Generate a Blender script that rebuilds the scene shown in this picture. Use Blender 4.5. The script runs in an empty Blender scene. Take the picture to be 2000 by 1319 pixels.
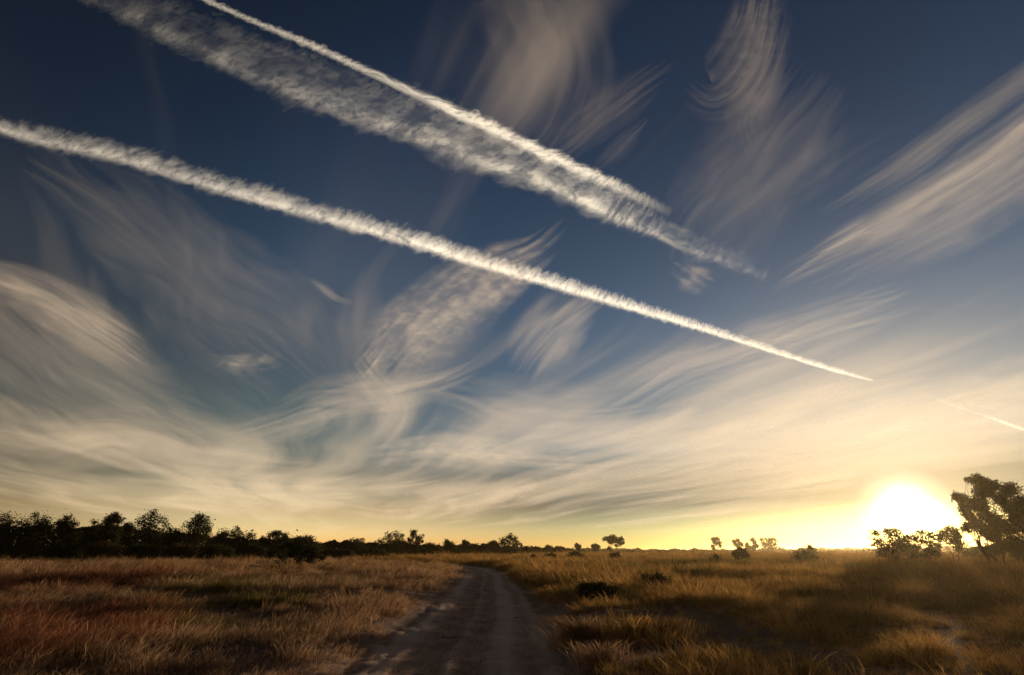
import bpy, math, random
import numpy as np
from mathutils import Vector

random.seed(7)
sc = bpy.context.scene
R = math.radians

# ------------------------------------------------------------------ camera
CAM_H, TILT, LENS = 1.8, 20.5, 20.0
cam = bpy.data.cameras.new('camera')
cam.lens, cam.sensor_width = LENS, 36.0
cam.clip_start, cam.clip_end = 0.1, 1500000.0
camera = bpy.data.objects.new('camera', cam)
sc.collection.objects.link(camera)
camera.location = (0, 0, CAM_H)
camera.rotation_euler = (R(90 + TILT), 0, 0)
sc.camera = camera

# ------------------------------------------------------------------ sky
SUN_EL, SUN_AZ = 2.9, 33.6            # low sun, to the right of the track
SUN_DIR = Vector((math.sin(R(SUN_AZ)) * math.cos(R(SUN_EL)),
                  math.cos(R(SUN_AZ)) * math.cos(R(SUN_EL)), math.sin(R(SUN_EL))))
world = bpy.data.worlds.new('World')
sc.world = world
world.use_nodes = True
nt = world.node_tree
nt.nodes.clear()
w_out = nt.nodes.new('ShaderNodeOutputWorld')
w_bg = nt.nodes.new('ShaderNodeBackground')
sky = nt.nodes.new('ShaderNodeTexSky')
sky.sky_type = 'NISHITA'
sky.sun_disc = False
sky.sun_elevation, sky.sun_rotation = R(SUN_EL), R(SUN_AZ)
sky.air_density, sky.dust_density, sky.ozone_density = 0.6, 0.6, 2.6
# dust lying low over the plain: the sky grows brighter and warmer towards the horizon
w_tc = nt.nodes.new('ShaderNodeTexCoord')
w_sep = nt.nodes.new('ShaderNodeSeparateXYZ')
nt.links.new(w_tc.outputs['Generated'], w_sep.inputs[0])
def w_curve(src, stops, scale=1.0):
    """colour ramp over a value, in multiples of scale"""
    r = nt.nodes.new('ShaderNodeValToRGB')
    r.color_ramp.interpolation = 'EASE' if len(stops) < 3 else 'LINEAR'
    el = r.color_ramp.elements
    while len(el) < len(stops):
        el.new(0.5)
    for e, (p, c) in zip(el, stops):
        e.position = p
        e.color = (c[0] / scale, c[1] / scale, c[2] / scale, 1)
    nt.links.new(src, r.inputs[0])
    return r.outputs[0]


def w_vec(op, a, b):
    n = nt.nodes.new('ShaderNodeVectorMath')
    n.operation = op
    for i, v in enumerate((a, b)):
        if hasattr(v, 'node'):
            nt.links.new(v, n.inputs[i])
        elif op == 'SCALE' and i == 1:
            n.inputs['Scale'].default_value = v
        else:
            n.inputs[i].default_value = v
    return n.outputs['Value'] if op == 'DOT_PRODUCT' else n.outputs[0]


w_dir = w_tc.outputs['Generated']
w_z = w_sep.outputs[2]
w_dot = w_vec('DOT_PRODUCT', w_dir, SUN_DIR)
AWAY = [(0.0, (6.0, 3.4, 1.75)), (0.028, (5.5, 3.1, 1.65)), (0.06, (4.6, 2.15, .95)), (0.12, (2.5, 1.22, .6)), (0.2, (1.75, 1.12, .64)),
        (0.3, (1.6, 1.02, .68)), (0.435, (1.5, 1.14, .88)), (0.6, (.98, .78, .70)), (0.85, (.7, .5, .44))]
TOWARD = [(0.0, (1.0, 1.0, .62)), (0.03, (.88, .90, .60)), (0.07, (.40, .37, .29)), (0.11, (.52, .46, .34)), (0.163, (1.08, .95, .74)), (0.25, (1.2, 1.05, .82)),
          (0.36, (1.1, 1.02, .86)), (0.64, (.8, .62, .52)), (0.85, (.7, .5, .44))]
w_a = w_curve(w_z, AWAY, 6.0)
w_t = w_curve(w_z, TOWARD, 6.0)
w_s = nt.nodes.new('ShaderNodeMapRange')
w_s.interpolation_type = 'SMOOTHSTEP'
w_s.inputs['From Min'].default_value, w_s.inputs['From Max'].default_value = 0.5, 0.96
nt.links.new(w_dot, w_s.inputs['Value'])
w_mix = nt.nodes.new('ShaderNodeMix')
w_mix.data_type = 'RGBA'
nt.links.new(w_s.outputs[0], w_mix.inputs['Factor'])
nt.links.new(w_a, w_mix.inputs['A'])
nt.links.new(w_t, w_mix.inputs['B'])
col = w_vec('MULTIPLY', sky.outputs[0], w_mix.outputs['Result'])
col = w_vec('MULTIPLY', col, w_curve(w_dot, [(0.0, (.6, .48, .44)), (0.18, (.72, .58, .54)), (0.34, (.86, .78, .74)), (0.52, (1, 1, 1))]))
# bright aureole close round the sun
w_near = nt.nodes.new('ShaderNodeMapRange')            # 0 at 8 degrees from the sun, 1 at its centre
w_near.inputs['From Min'].default_value, w_near.inputs['From Max'].default_value = 0.990, 1.0
nt.links.new(w_dot, w_near.inputs['Value'])
w_core = w_curve(w_near.outputs[0], [(0.0, (6, 6, 6)), (0.6, (6, 6, 6)), (0.8, (6.4, 6.4, 6.6)), (0.9, (8.5, 9, 9.5)), (0.96, (16, 17, 18)), (1.0, (42, 42, 42))], 50.0)
w_fin0 = w_vec('MULTIPLY', col, w_core)
w_fin = nt.nodes.new('ShaderNodeVectorMath')
w_fin.operation = 'SCALE'
nt.links.new(w_fin0, w_fin.inputs[0])
w_fin.inputs['Scale'].default_value = 50.0
nt.links.new(w_fin.outputs[0], w_bg.inputs[0])
w_bg.inputs[1].default_value = 0.1
nt.links.new(w_bg.outputs[0], w_out.inputs[0])

# ------------------------------------------------------------------ sun
sun = bpy.data.lights.new('sun', 'SUN')
sun.energy, sun.angle, sun.color = 4.2, R(0.55), (1.0, 0.79, 0.55)
sun_ob = bpy.data.objects.new('sun', sun)
sc.collection.objects.link(sun_ob)
sun_ob.rotation_euler = SUN_DIR.to_track_quat('Z', 'Y').to_euler()

sc.view_settings.view_transform = 'Standard'
sc.view_settings.look = 'None'
sc.view_settings.exposure = 0.0
sc.view_settings.gamma = 1.0
sc.view_settings.use_curve_mapping = False
cy = sc.cycles
cy.transparent_max_bounces = 96
cy.max_bounces, cy.diffuse_bounces, cy.transmission_bounces, cy.volume_bounces = 6, 3, 3, 0
cy.sample_clamp_indirect = 1.0
cy.use_adaptive_sampling = False
cy.use_denoising = True
try:
    cy.denoiser = 'OPENIMAGEDENOISE'
except Exception:
    pass

# ------------------------------------------------------------------ helpers
F_PX = LENS / 36.0 * 2000.0           # focal length in pixels of the 2000 px wide photograph
CT, ST = math.cos(R(TILT)), math.sin(R(TILT))


def ray(px, py):
    """world direction through a point of the photograph (used only to measure where things stand)"""
    x = (np.asarray(px, float) - 1000.0) / F_PX
    y = (659.5 - np.asarray(py, float)) / F_PX
    x, y = np.broadcast_arrays(x, y)
    return np.stack([x, CT - y * ST, ST + y * CT], -1)


def gx(px, Y):
    """x of something seen at column px, Y metres ahead"""
    return (px - 1000.0) / F_PX * Y * CT


def gz(py, Y):
    """height of something seen at row py, Y metres ahead"""
    d = ray(1000, py)
    return CAM_H + Y * d[..., 2] / d[..., 1]


def ground_at(px, py):
    d = ray(px, py)
    s = CAM_H / -d[2]
    return d[0] * s, d[1] * s


def hash2(ix, iy, seed):
    h = (ix.astype(np.int64) * 374761393 + iy.astype(np.int64) * 668265263 + seed * 974634777) & 0xFFFFFFFF
    h = ((h ^ (h >> 13)) * 1274126177) & 0xFFFFFFFF
    h = (h ^ (h >> 16)) & 0xFFFF
    return h / 65535.0


def vnoise(x, y, seed=0):
    x = np.asarray(x, float)
    y = np.asarray(y, float)
    x, y = np.broadcast_arrays(x, y)
    ix, iy = np.floor(x), np.floor(y)
    fx, fy = x - ix, y - iy
    fx = fx * fx * fx * (fx * (fx * 6 - 15) + 10)
    fy = fy * fy * fy * (fy * (fy * 6 - 15) + 10)
    a, b = hash2(ix, iy, seed), hash2(ix + 1, iy, seed)
    c, d = hash2(ix, iy + 1, seed), hash2(ix + 1, iy + 1, seed)
    return (a + (b - a) * fx) * (1 - fy) + (c + (d - c) * fx) * fy


def fbm(x, y, seed=0, octaves=4, gain=0.5, lac=2.03):
    t, amp, tot = 0.0, 1.0, 0.0
    for o in range(octaves):
        t = t + amp * vnoise(x * lac ** o + 17.3 * o, y * lac ** o - 9.1 * o, seed + o * 31)
        tot += amp
        amp *= gain
    return t / tot


def sstep(a, b, x):
    t = np.clip((x - a) / (b - a), 0, 1)
    return t * t * (3 - 2 * t)


def mesh_np(name, V, Fc, mat=None, smooth=False, attrs=None, uv=None):
    """mesh from an (n,3) array and an (m,k) face array"""
    V = np.ascontiguousarray(V, np.float32)
    Fc = np.ascontiguousarray(Fc, np.int32)
    me = bpy.data.meshes.new(name)
    m, k = Fc.shape
    me.vertices.add(len(V))
    me.vertices.foreach_set('co', V.ravel())
    me.loops.add(m * k)
    me.loops.foreach_set('vertex_index', Fc.ravel())
    me.polygons.add(m)
    me.polygons.foreach_set('loop_start', np.arange(0, m * k, k, dtype=np.int32))
    if smooth:
        me.polygons.foreach_set('use_smooth', np.ones(m, bool))
    if attrs:
        for an, av in attrs.items():
            a = me.attributes.new(an, 'FLOAT', 'POINT')
            a.data.foreach_set('value', np.ascontiguousarray(av, np.float32).ravel())
    if uv is not None:
        l = me.uv_layers.new(name='UVMap')
        l.data.foreach_set('uv', np.ascontiguousarray(uv, np.float32).ravel())
    me.update()
    me.validate()
    if mat:
        me.materials.append(mat)
    return me


def put(name, me, parent=None, loc=None):
    o = bpy.data.objects.new(name, me)
    sc.collection.objects.link(o)
    if loc is not None:
        o.location = loc
    if parent is not None:
        o.parent = parent
    return o


def tag(o, label=None, cat=None, group=None, kind=None):
    if label:
        o['label'] = label
    if cat:
        o['category'] = cat
    if group:
        o['group'] = group
    if kind:
        o['kind'] = kind
    return o


def grid_faces(nu, nv):
    i = np.arange(nu - 1)[:, None] * nv + np.arange(nv - 1)[None, :]
    return np.stack([i, i + nv, i + nv + 1, i + 1], -1).reshape(-1, 4)


def new_mat(name):
    m = bpy.data.materials.new(name)
    m.use_nodes = True
    m.node_tree.nodes.clear()
    return m, m.node_tree, m.node_tree.nodes, m.node_tree.links


# ------------------------------------------------------------------ materials
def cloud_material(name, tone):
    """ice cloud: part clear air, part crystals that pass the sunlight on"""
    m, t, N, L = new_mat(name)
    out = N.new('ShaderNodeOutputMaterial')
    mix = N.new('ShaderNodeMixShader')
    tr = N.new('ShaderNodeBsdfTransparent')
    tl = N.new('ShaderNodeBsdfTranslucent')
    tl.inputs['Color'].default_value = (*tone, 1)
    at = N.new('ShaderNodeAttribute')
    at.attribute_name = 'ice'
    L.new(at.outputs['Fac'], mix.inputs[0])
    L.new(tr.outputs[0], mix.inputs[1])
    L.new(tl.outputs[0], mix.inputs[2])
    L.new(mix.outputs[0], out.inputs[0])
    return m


def leaf_material(name, c1, c2, translucent, scale=3.0, per_instance=False):
    m, t, N, L = new_mat(name)
    out = N.new('ShaderNodeOutputMaterial')
    geo = N.new('ShaderNodeNewGeometry')
    nz = N.new('ShaderNodeTexNoise')
    nz.inputs['Scale'].default_value = scale
    nz.inputs['Detail'].default_value = 2
    L.new(geo.outputs['Position'], nz.inputs['Vector'])
    val = nz.outputs[0]
    add = N.new('ShaderNodeMath')
    add.operation = 'ADD'
    rnd = geo.outputs['Random Per Island']
    if per_instance:                                     # every blade and every tuft has its own tone
        oi = N.new('ShaderNodeObjectInfo')
        av = N.new('ShaderNodeMath')
        av.operation = 'MULTIPLY_ADD'
        av.inputs[1].default_value = 0.5
        hf = N.new('ShaderNodeMath')
        hf.operation = 'MULTIPLY'
        hf.inputs[1].default_value = 0.5
        L.new(oi.outputs['Random'], hf.inputs[0])
        L.new(rnd, av.inputs[0])
        L.new(hf.outputs[0], av.inputs[2])
        rnd = av.outputs[0]
    sc_ = N.new('ShaderNodeMath')
    sc_.operation = 'MULTIPLY_ADD'
    sc_.inputs[1].default_value = 1.1
    sc_.inputs[2].default_value = -0.55
    L.new(rnd, sc_.inputs[0])
    L.new(val, add.inputs[0])
    L.new(sc_.outputs[0], add.inputs[1])
    ramp = N.new('ShaderNodeValToRGB')
    ramp.color_ramp.elements[0].position = 0.2
    ramp.color_ramp.elements[0].color = (*c1, 1)
    ramp.color_ramp.elements[1].position = 0.8
    ramp.color_ramp.elements[1].color = (*c2, 1)
    L.new(add.outputs[0], ramp.inputs[0])
    df = N.new('ShaderNodeBsdfDiffuse')
    tl = N.new('ShaderNodeBsdfTranslucent')
    mx = N.new('ShaderNodeMixShader')
    mx.inputs[0].default_value = translucent
    L.new(ramp.outputs[0], df.inputs[0])
    L.new(ramp.outputs[0], tl.inputs[0])
    L.new(df.outputs[0], mx.inputs[1])
    L.new(tl.outputs[0], mx.inputs[2])
    L.new(mx.outputs[0], out.inputs[0])
    return m


def soil_material(name, cols, scales, bump, rough=0.95, blend=None):
    m, t, N, L = new_mat(name)
    out = N.new('ShaderNodeOutputMaterial')
    pb = N.new('ShaderNodeBsdfPrincipled')
    pb.inputs['Roughness'].default_value = rough
    pb.inputs['Specular IOR Level'].default_value = 0.15
    geo = N.new('ShaderNodeNewGeometry')
    n1 = N.new('ShaderNodeTexNoise')
    n1.inputs['Scale'].default_value = scales[0]
    n1.inputs['Detail'].default_value = 6
    n2 = N.new('ShaderNodeTexNoise')
    n2.inputs['Scale'].default_value = scales[1]
    n2.inputs['Detail'].default_value = 8
    n2.inputs['Roughness'].default_value = 0.7
    L.new(geo.outputs['Position'], n1.inputs['Vector'])
    L.new(geo.outputs['Position'], n2.inputs['Vector'])
    mm = N.new('ShaderNodeMath')
    mm.operation = 'MULTIPLY_ADD'
    mm.inputs[1].default_value = 0.55
    L.new(n1.outputs[0], mm.inputs[0])
    m3 = N.new('ShaderNodeMath')
    m3.operation = 'MULTIPLY'
    m3.inputs[1].default_value = 0.45
    L.new(n2.outputs[0], m3.inputs[0])
    L.new(m3.outputs[0], mm.inputs[2])
    ramp = N.new('ShaderNodeValToRGB')
    el = ramp.color_ramp.elements
    while len(el) < len(cols):
        el.new(0.5)
    for e, (p, c) in zip(el, cols):
        e.position = p
        e.color = (*c, 1)
    L.new(mm.outputs[0], ramp.inputs[0])
    base = ramp.outputs[0]
    if blend:                                            # second soil where the surface carries it
        r2 = N.new('ShaderNodeValToRGB')
        for e, (p, c) in zip(r2.color_ramp.elements, blend[1]):
            e.position = p
            e.color = (*c, 1)
        L.new(mm.outputs[0], r2.inputs[0])
        at = N.new('ShaderNodeAttribute')
        at.attribute_name = blend[0]
        mx = N.new('ShaderNodeMix')
        mx.data_type = 'RGBA'
        L.new(at.outputs['Fac'], mx.inputs['Factor'])
        L.new(base, mx.inputs['A'])
        L.new(r2.outputs[0], mx.inputs['B'])
        base = mx.outputs['Result']
    L.new(base, pb.inputs['Base Color'])
    bp = N.new('ShaderNodeBump')
    bp.inputs['Strength'].default_value = bump
    bp.inputs['Distance'].default_value = 0.05
    L.new(n2.outputs[0], bp.inputs['Height'])
    L.new(bp.outputs[0], pb.inputs['Normal'])
    L.new(pb.outputs[0], out.inputs[0])
    return m


M_CIRRUS = cloud_material('cirrus', (.95, .88, .79))  # redder low sunlight is put into this warm tint; the ice itself is white
M_TRAIL = cloud_material('contrail_ice', (.88, .93, .98))  # bluish tint offsets the warm sun lamp: whiter high-altitude light put into the colour
M_LEAF = leaf_material('eucalypt_leaf', (.022, .026, .010), (.070, .068, .026), 0.35, 1.2)
M_LEAF_DRY = leaf_material('scrub_leaf', (.05, .036, .016), (.11, .075, .03), 0.35, 1.5)
M_BARK = soil_material('bark', [(.3, (.045, .032, .022)), (.7, (.12, .09, .065))], (2.0, 14.0), .6)
M_GROUND = soil_material('dry_ground', [(.3, (.055, .033, .02)), (.5, (.11, .066, .038)), (.72, (.19, .12, .07))], (.22, 5.0), .7,
                         blend=('bare', [(.3, (.26, .145, .09)), (.72, (.46, .28, .185))]))
M_TRACK = soil_material('track_dirt', [(.36, (.30, .15, .09)), (.5, (.50, .275, .175)), (.64, (.70, .42, .28))], (1.1, 22.0), 1.0,
                        blend=('loose', [(.36, (.68, .43, .29)), (.64, (.92, .63, .45))]))
M_STRAW = leaf_material('straw', (.13, .062, .028), (.60, .37, .20), 0.45, .8, True)
M_RED = leaf_material('red_grass', (.11, .038, .02), (.40, .165, .085), 0.45, .8, True)
M_GREEN = leaf_material('green_weed', (.07, .058, .016), (.27, .20, .065), 0.4, .8, True)
M_GOLD = leaf_material('golden_grass', (.095, .045, .014), (.50, .27, .08), 0.78, .8, True)
M_TWIG = soil_material('dead_wood', [(.3, (.03, .02, .015)), (.7, (.07, .05, .035))], (5.0, 30.0), .4)

# ------------------------------------------------------------------ ground and track
TRACK = np.array([(-0.75, -12), (-0.8, 0), (-0.85, 10), (-0.9, 18), (-1.25, 30), (-1.7, 42), (-2.4, 54), (-4.0, 68),
                  (-7.5, 82), (-13, 94), (-22, 104), (-36, 111), (-60, 118), (-110, 128)], float)


def catmull(P, n):
    P = np.asarray(P, float)
    Q = np.vstack([2 * P[0] - P[1], P, 2 * P[-1] - P[-2]])
    out = []
    for i in range(1, len(Q) - 2):
        t = np.linspace(0, 1, n, endpoint=False)[:, None]
        a, b, c, d = Q[i - 1], Q[i], Q[i + 1], Q[i + 2]
        out.append(.5 * (2 * b + (c - a) * t + (2 * a - 5 * b + 4 * c - d) * t * t + (3 * b - a - 3 * c + d) * t ** 3))
    out.append(P[-1:])
    return np.vstack(out)


TR = catmull(TRACK, 12)


def track_off(x, y):
    """signed distance from the middle of the track, and distance along it"""
    x = np.asarray(x, float).ravel()
    y = np.asarray(y, float).ravel()
    best = np.full(x.shape, 1e9)
    sgn = np.ones(x.shape)
    along = np.zeros(x.shape)
    acc = 0.0
    for a, b in zip(TR[:-1], TR[1:]):
        d = b - a
        L = math.hypot(*d)
        t = np.clip(((x - a[0]) * d[0] + (y - a[1]) * d[1]) / (L * L), 0, 1)
        ex, ey = x - (a[0] + t * d[0]), y - (a[1] + t * d[1])
        q = np.hypot(ex, ey)
        k = q < best
        best = np.where(k, q, best)
        sgn = np.where(k, np.sign(ex * d[1] - ey * d[0]), sgn)
        along = np.where(k, acc + t * L, along)
        acc += L
    return best * sgn, along


def ground_h(x, y, off=None):
    x = np.asarray(x, float)
    y = np.asarray(y, float)
    if off is None:
        off, _ = track_off(x, y)
        off = off.reshape(x.shape)
    r = np.hypot(x, y)
    near = 1 - sstep(60, 220, r)
    h = (fbm(x / 9.0, y / 9.0, 3, 3) - .5) * .5 * near + (fbm(x / 1.3, y / 1.3, 5, 2) - .5) * .12 * near
    h += .10 + (fbm(x / 60, y / 60, 11, 2) - .5) * .9 * sstep(20, 120, r) * (1 - sstep(300, 700, r) * .4)
    k = sstep(1.5, 3.2, np.abs(off) + (fbm(x / 1.6, y / 1.6, 8, 2) - .5) * .9)
    base = (fbm(x / 60, y / 60, 11, 2) - .5) * .9 * sstep(20, 120, r)
    berm = .07 * np.exp(-((np.abs(off) - 2.3) / .5) ** 2)
    return base * (1 - k) + h * k + berm - .05 * (1 - k)


def build_ground():
    ys = np.concatenate([np.arange(-40, 4, 2.0), np.arange(4, 40, .3), np.arange(40, 130, 1.0), np.arange(130, 400, 8),
                         np.geomspace(400, 6000, 24)])
    xs = np.concatenate([-np.geomspace(120, 6000, 26)[::-1], np.arange(-112, -30, 2.5), np.arange(-30, 30.1, .3),
                         np.arange(32.5, 113, 2.5), np.geomspace(120, 6000, 26)])
    X, Y = np.meshgrid(xs, ys, indexing='ij')
    off, _ = track_off(X, Y)
    off = off.reshape(X.shape)
    Z = ground_h(X, Y, off) - .06 * (np.abs(off) < 1.9)
    V = np.stack([X, Y, Z], -1).reshape(-1, 3)
    fc = grid_faces(len(xs), len(ys))
    bare = 1 - sstep(1.8, 3.6, np.abs(off) + (fbm(X / 1.1, Y / 1.1, 9, 3) - .5) * 1.6)
    tag(put('ground', mesh_np('ground', V, fc, M_GROUND, True, {'bare': bare.ravel()})), kind='structure',
        label='flat dry grassland plain reaching to the horizon')
    # the track: a strip along the curve, with wheel ruts and a loose middle ridge
    s = catmull(TRACK, 60)
    seg = np.hypot(*np.diff(s, axis=0).T)
    cs = np.concatenate([[0], np.cumsum(seg)])
    fine = np.concatenate([np.arange(0, 60, .10), np.arange(60, cs[-1], .6)])
    P = np.stack([np.interp(fine, cs, s[:, 0]), np.interp(fine, cs, s[:, 1])], -1)
    T = np.gradient(P, axis=0)
    T /= np.linalg.norm(T, axis=1)[:, None]
    Nn = np.stack([T[:, 1], -T[:, 0]], -1)
    vs = np.linspace(-2.35, 2.35, 96)
    XY = P[:, None, :] + Nn[:, None, :] * vs[None, :, None]
    X, Y = XY[..., 0], XY[..., 1]
    U = np.repeat(fine[:, None], len(vs), 1)
    Vv = np.repeat(vs[None, :], len(fine), 0)
    Z = ground_h(X, Y, Vv)
    w = (fbm(U / 5, U * 0 + 3.3, 41, 2) - .5) * .35
    def rut(c, wd, dp):
        return -dp * np.exp(-((Vv - c - w) / wd) ** 4)
    Z = Z + rut(.16, .26, .05) + rut(-.6, .3, .05) + rut(1.22, .1, .035) + rut(-1.0, .1, .02)
    Z += .02 * np.exp(-((Vv - .72 - w) / .35) ** 2) + .02 * np.exp(-((Vv + 1.4) / .28) ** 2)
    Z += (fbm(U / .9, Vv / .12, 43, 3) - .5) * .04 + (fbm(U / .22, Vv / .22, 45, 3) - .5) * .05
    # ragged rim: the strip dips under the field's soil at its edges
    edge = sstep(1.55, 2.3, np.abs(Vv) + (fbm(X / .7, Y / .7, 47, 3) - .5) * .8)
    Z = Z + .006 - .12 * edge
    # pale loose sand is thrown up between the packed wheel tracks
    lz = .95 * np.exp(-((Vv - .72 - w) / .38) ** 2) + .75 * np.exp(-((Vv + 1.4 - w) / .32) ** 2) + .5 * np.exp(-((Vv - 1.5 - w) / .2) ** 2) + .45 * np.exp(-((Vv + .2 - w) / .09) ** 2)
    lz = np.clip(lz * (.5 + 1.2 * fbm(U / 3.5, Vv / .35, 49, 4)) + (fbm(U / .8, Vv / .06, 50, 3) - .5) * .35, 0, 1)
    V = np.stack([X, Y, Z], -1).reshape(-1, 3)
    tag(put('dirt_track', mesh_np('dirt_track', V, grid_faces(len(fine), len(vs)), M_TRACK, True, {'loose': lz.ravel()})), kind='structure',
        label='pale rutted dirt track running away and bending left')


build_ground()

# ------------------------------------------------------------------ clouds
def ice_mesh(name, V, Fc, mat, D):
    """cloud sheet, faces up; loose crystals scatter light without regard to the sheet's own tilt, so they are shaded as if facing the sun"""
    a, b, c = V[Fc[:, 0]], V[Fc[:, 1]], V[Fc[:, 2]]
    down = np.cross(b - a, c - a)[:, 2] < 0
    Fc = np.where(down[:, None], Fc[:, ::-1], Fc)
    me = mesh_np(name, V, Fc, mat, True, {'ice': D})
    me.normals_split_custom_set_from_vertices(np.tile(np.array(SUN_DIR, np.float32), (len(V), 1)))
    return me


EARTH = 6371000.0


def on_shell(px, py, alt):
    """point of the cloud layer at altitude alt above the round earth"""
    d = ray(px, py)
    d = d / np.linalg.norm(d, axis=-1, keepdims=True)
    s = np.maximum(d[..., 2], 0.004)
    t = -EARTH * s + np.sqrt((EARTH * s) ** 2 + 2 * EARTH * alt + alt * alt)
    P = d * t[..., None]
    P[..., 2] += CAM_H
    return P


def cirrus(label, spine, dens, seed, fib=(90., 9.), puff=0.0, edge=1.0, wide=1.45, alt=8500, ends=(.2, .2), layers=2, soft=.5, name='cirrus_cloud'):
    """one cirrus streak: stacked, slightly buckled sheets of ice fibres along a curved spine"""
    S = catmull(spine, 40)
    S[:, 2] *= wide
    seg = np.hypot(*np.diff(S[:, :2], axis=0).T)
    cs = np.concatenate([[0], np.cumsum(seg)])
    Lt = cs[-1]
    wmax = S[:, 2].max()
    nu = int(max(24, Lt / 4.0))
    nv = int(min(120, max(14, 2 * wmax / 2.8)))
    u = np.linspace(0, Lt, nu)
    P = np.stack([np.interp(u, cs, S[:, k]) for k in range(3)], -1)
    T = np.gradient(P[:, :2], axis=0)
    T /= np.linalg.norm(T, axis=1)[:, None]
    Nn = np.stack([-T[:, 1], T[:, 0]], -1)
    v = np.linspace(-1, 1, nv)
    VV, FF, DD = [], [], []
    for k in range(layers):
        sd = seed * 13 + k * 101
        U = np.repeat(u[:, None], nv, 1)
        Vw = np.repeat(v[None, :], nu, 0) * P[:, 2][:, None]
        px = P[:, 0][:, None] + Nn[:, 0][:, None] * Vw
        py = P[:, 1][:, None] + Nn[:, 1][:, None] * Vw
        # fibres follow the spine, wander and fray
        warp = (fbm(U / 220, Vw / 90 + 7, sd + 1, 2) - .5) * wmax * .55
        Vf = Vw + warp
        f1 = fbm(U / fib[0], Vf / fib[1], sd + 2, 5, .55)
        f2 = fbm(U / (fib[0] * 2.5), Vf / (fib[1] * 3.2), sd + 3, 3)
        fb = .45 * f1 + .55 * f2
        tex = sstep(.5 - soft * .5, .5 + soft * .45, fb + .03)
        if puff > 0:
            p1 = fbm(px / 20 + warp / 40, py / 11, sd + 4, 4, .6)
            tex = tex * (1 - puff) + puff * sstep(.36, .72, p1) * (.35 + .65 * tex) * 1.25
        vb = Vw / P[:, 2][:, None] + (fbm(U / 80, Vw / 30, sd + 5, 3) - .5) * .8
        prof = np.exp(-(vb * 1.55) ** 2) ** edge
        prof *= sstep(1.0, .72, np.abs(Vw / P[:, 2][:, None]))
        # each fibre begins and ends at its own place
        un = U / Lt + (fbm(Vf / (fib[1] * .8), U / 500, sd + 6, 3) - .5) * .5
        e0, e1 = max(ends[0] * 1.3, 1e-3), max(ends[1] * 1.3, 1e-3)
        fade = (sstep(0, e0, un) if ends[0] > 0 else 1.0) * (sstep(1, 1 - e1, un) if ends[1] > 0 else 1.0)
        if ends[0] > 0:
            fade = fade * sstep(0, .10, U / Lt)
        if ends[1] > 0:
            fade = fade * sstep(1, .90, U / Lt)
        d = dens * prof * fade * tex * (.8 / layers)
        h = alt + k * 220 + (fbm(U / 400, Vw / 160, sd + 7, 2) - .5) * 90
        Q = on_shell(px, py, h)
        VV.append(Q.reshape(-1, 3))
        FF.append(grid_faces(nu, nv) + k * nu * nv)
        DD.append(np.clip(d, 0, .95).ravel())
    V, Fc, D = np.vstack(VV), np.vstack(FF), np.concatenate(DD)
    keep = D[Fc].max(1) > .004          # clear air is not part of the cloud
    Fc = Fc[keep]
    used = np.unique(Fc)
    rm = np.zeros(len(V), np.int64)
    rm[used] = np.arange(len(used))
    V, D, Fc = V[used], D[used], rm[Fc]
    c = V.mean(0)
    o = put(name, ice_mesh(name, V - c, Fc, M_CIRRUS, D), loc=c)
    return tag(o, label, 'cloud', 'cirrus clouds in the evening sky')


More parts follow.
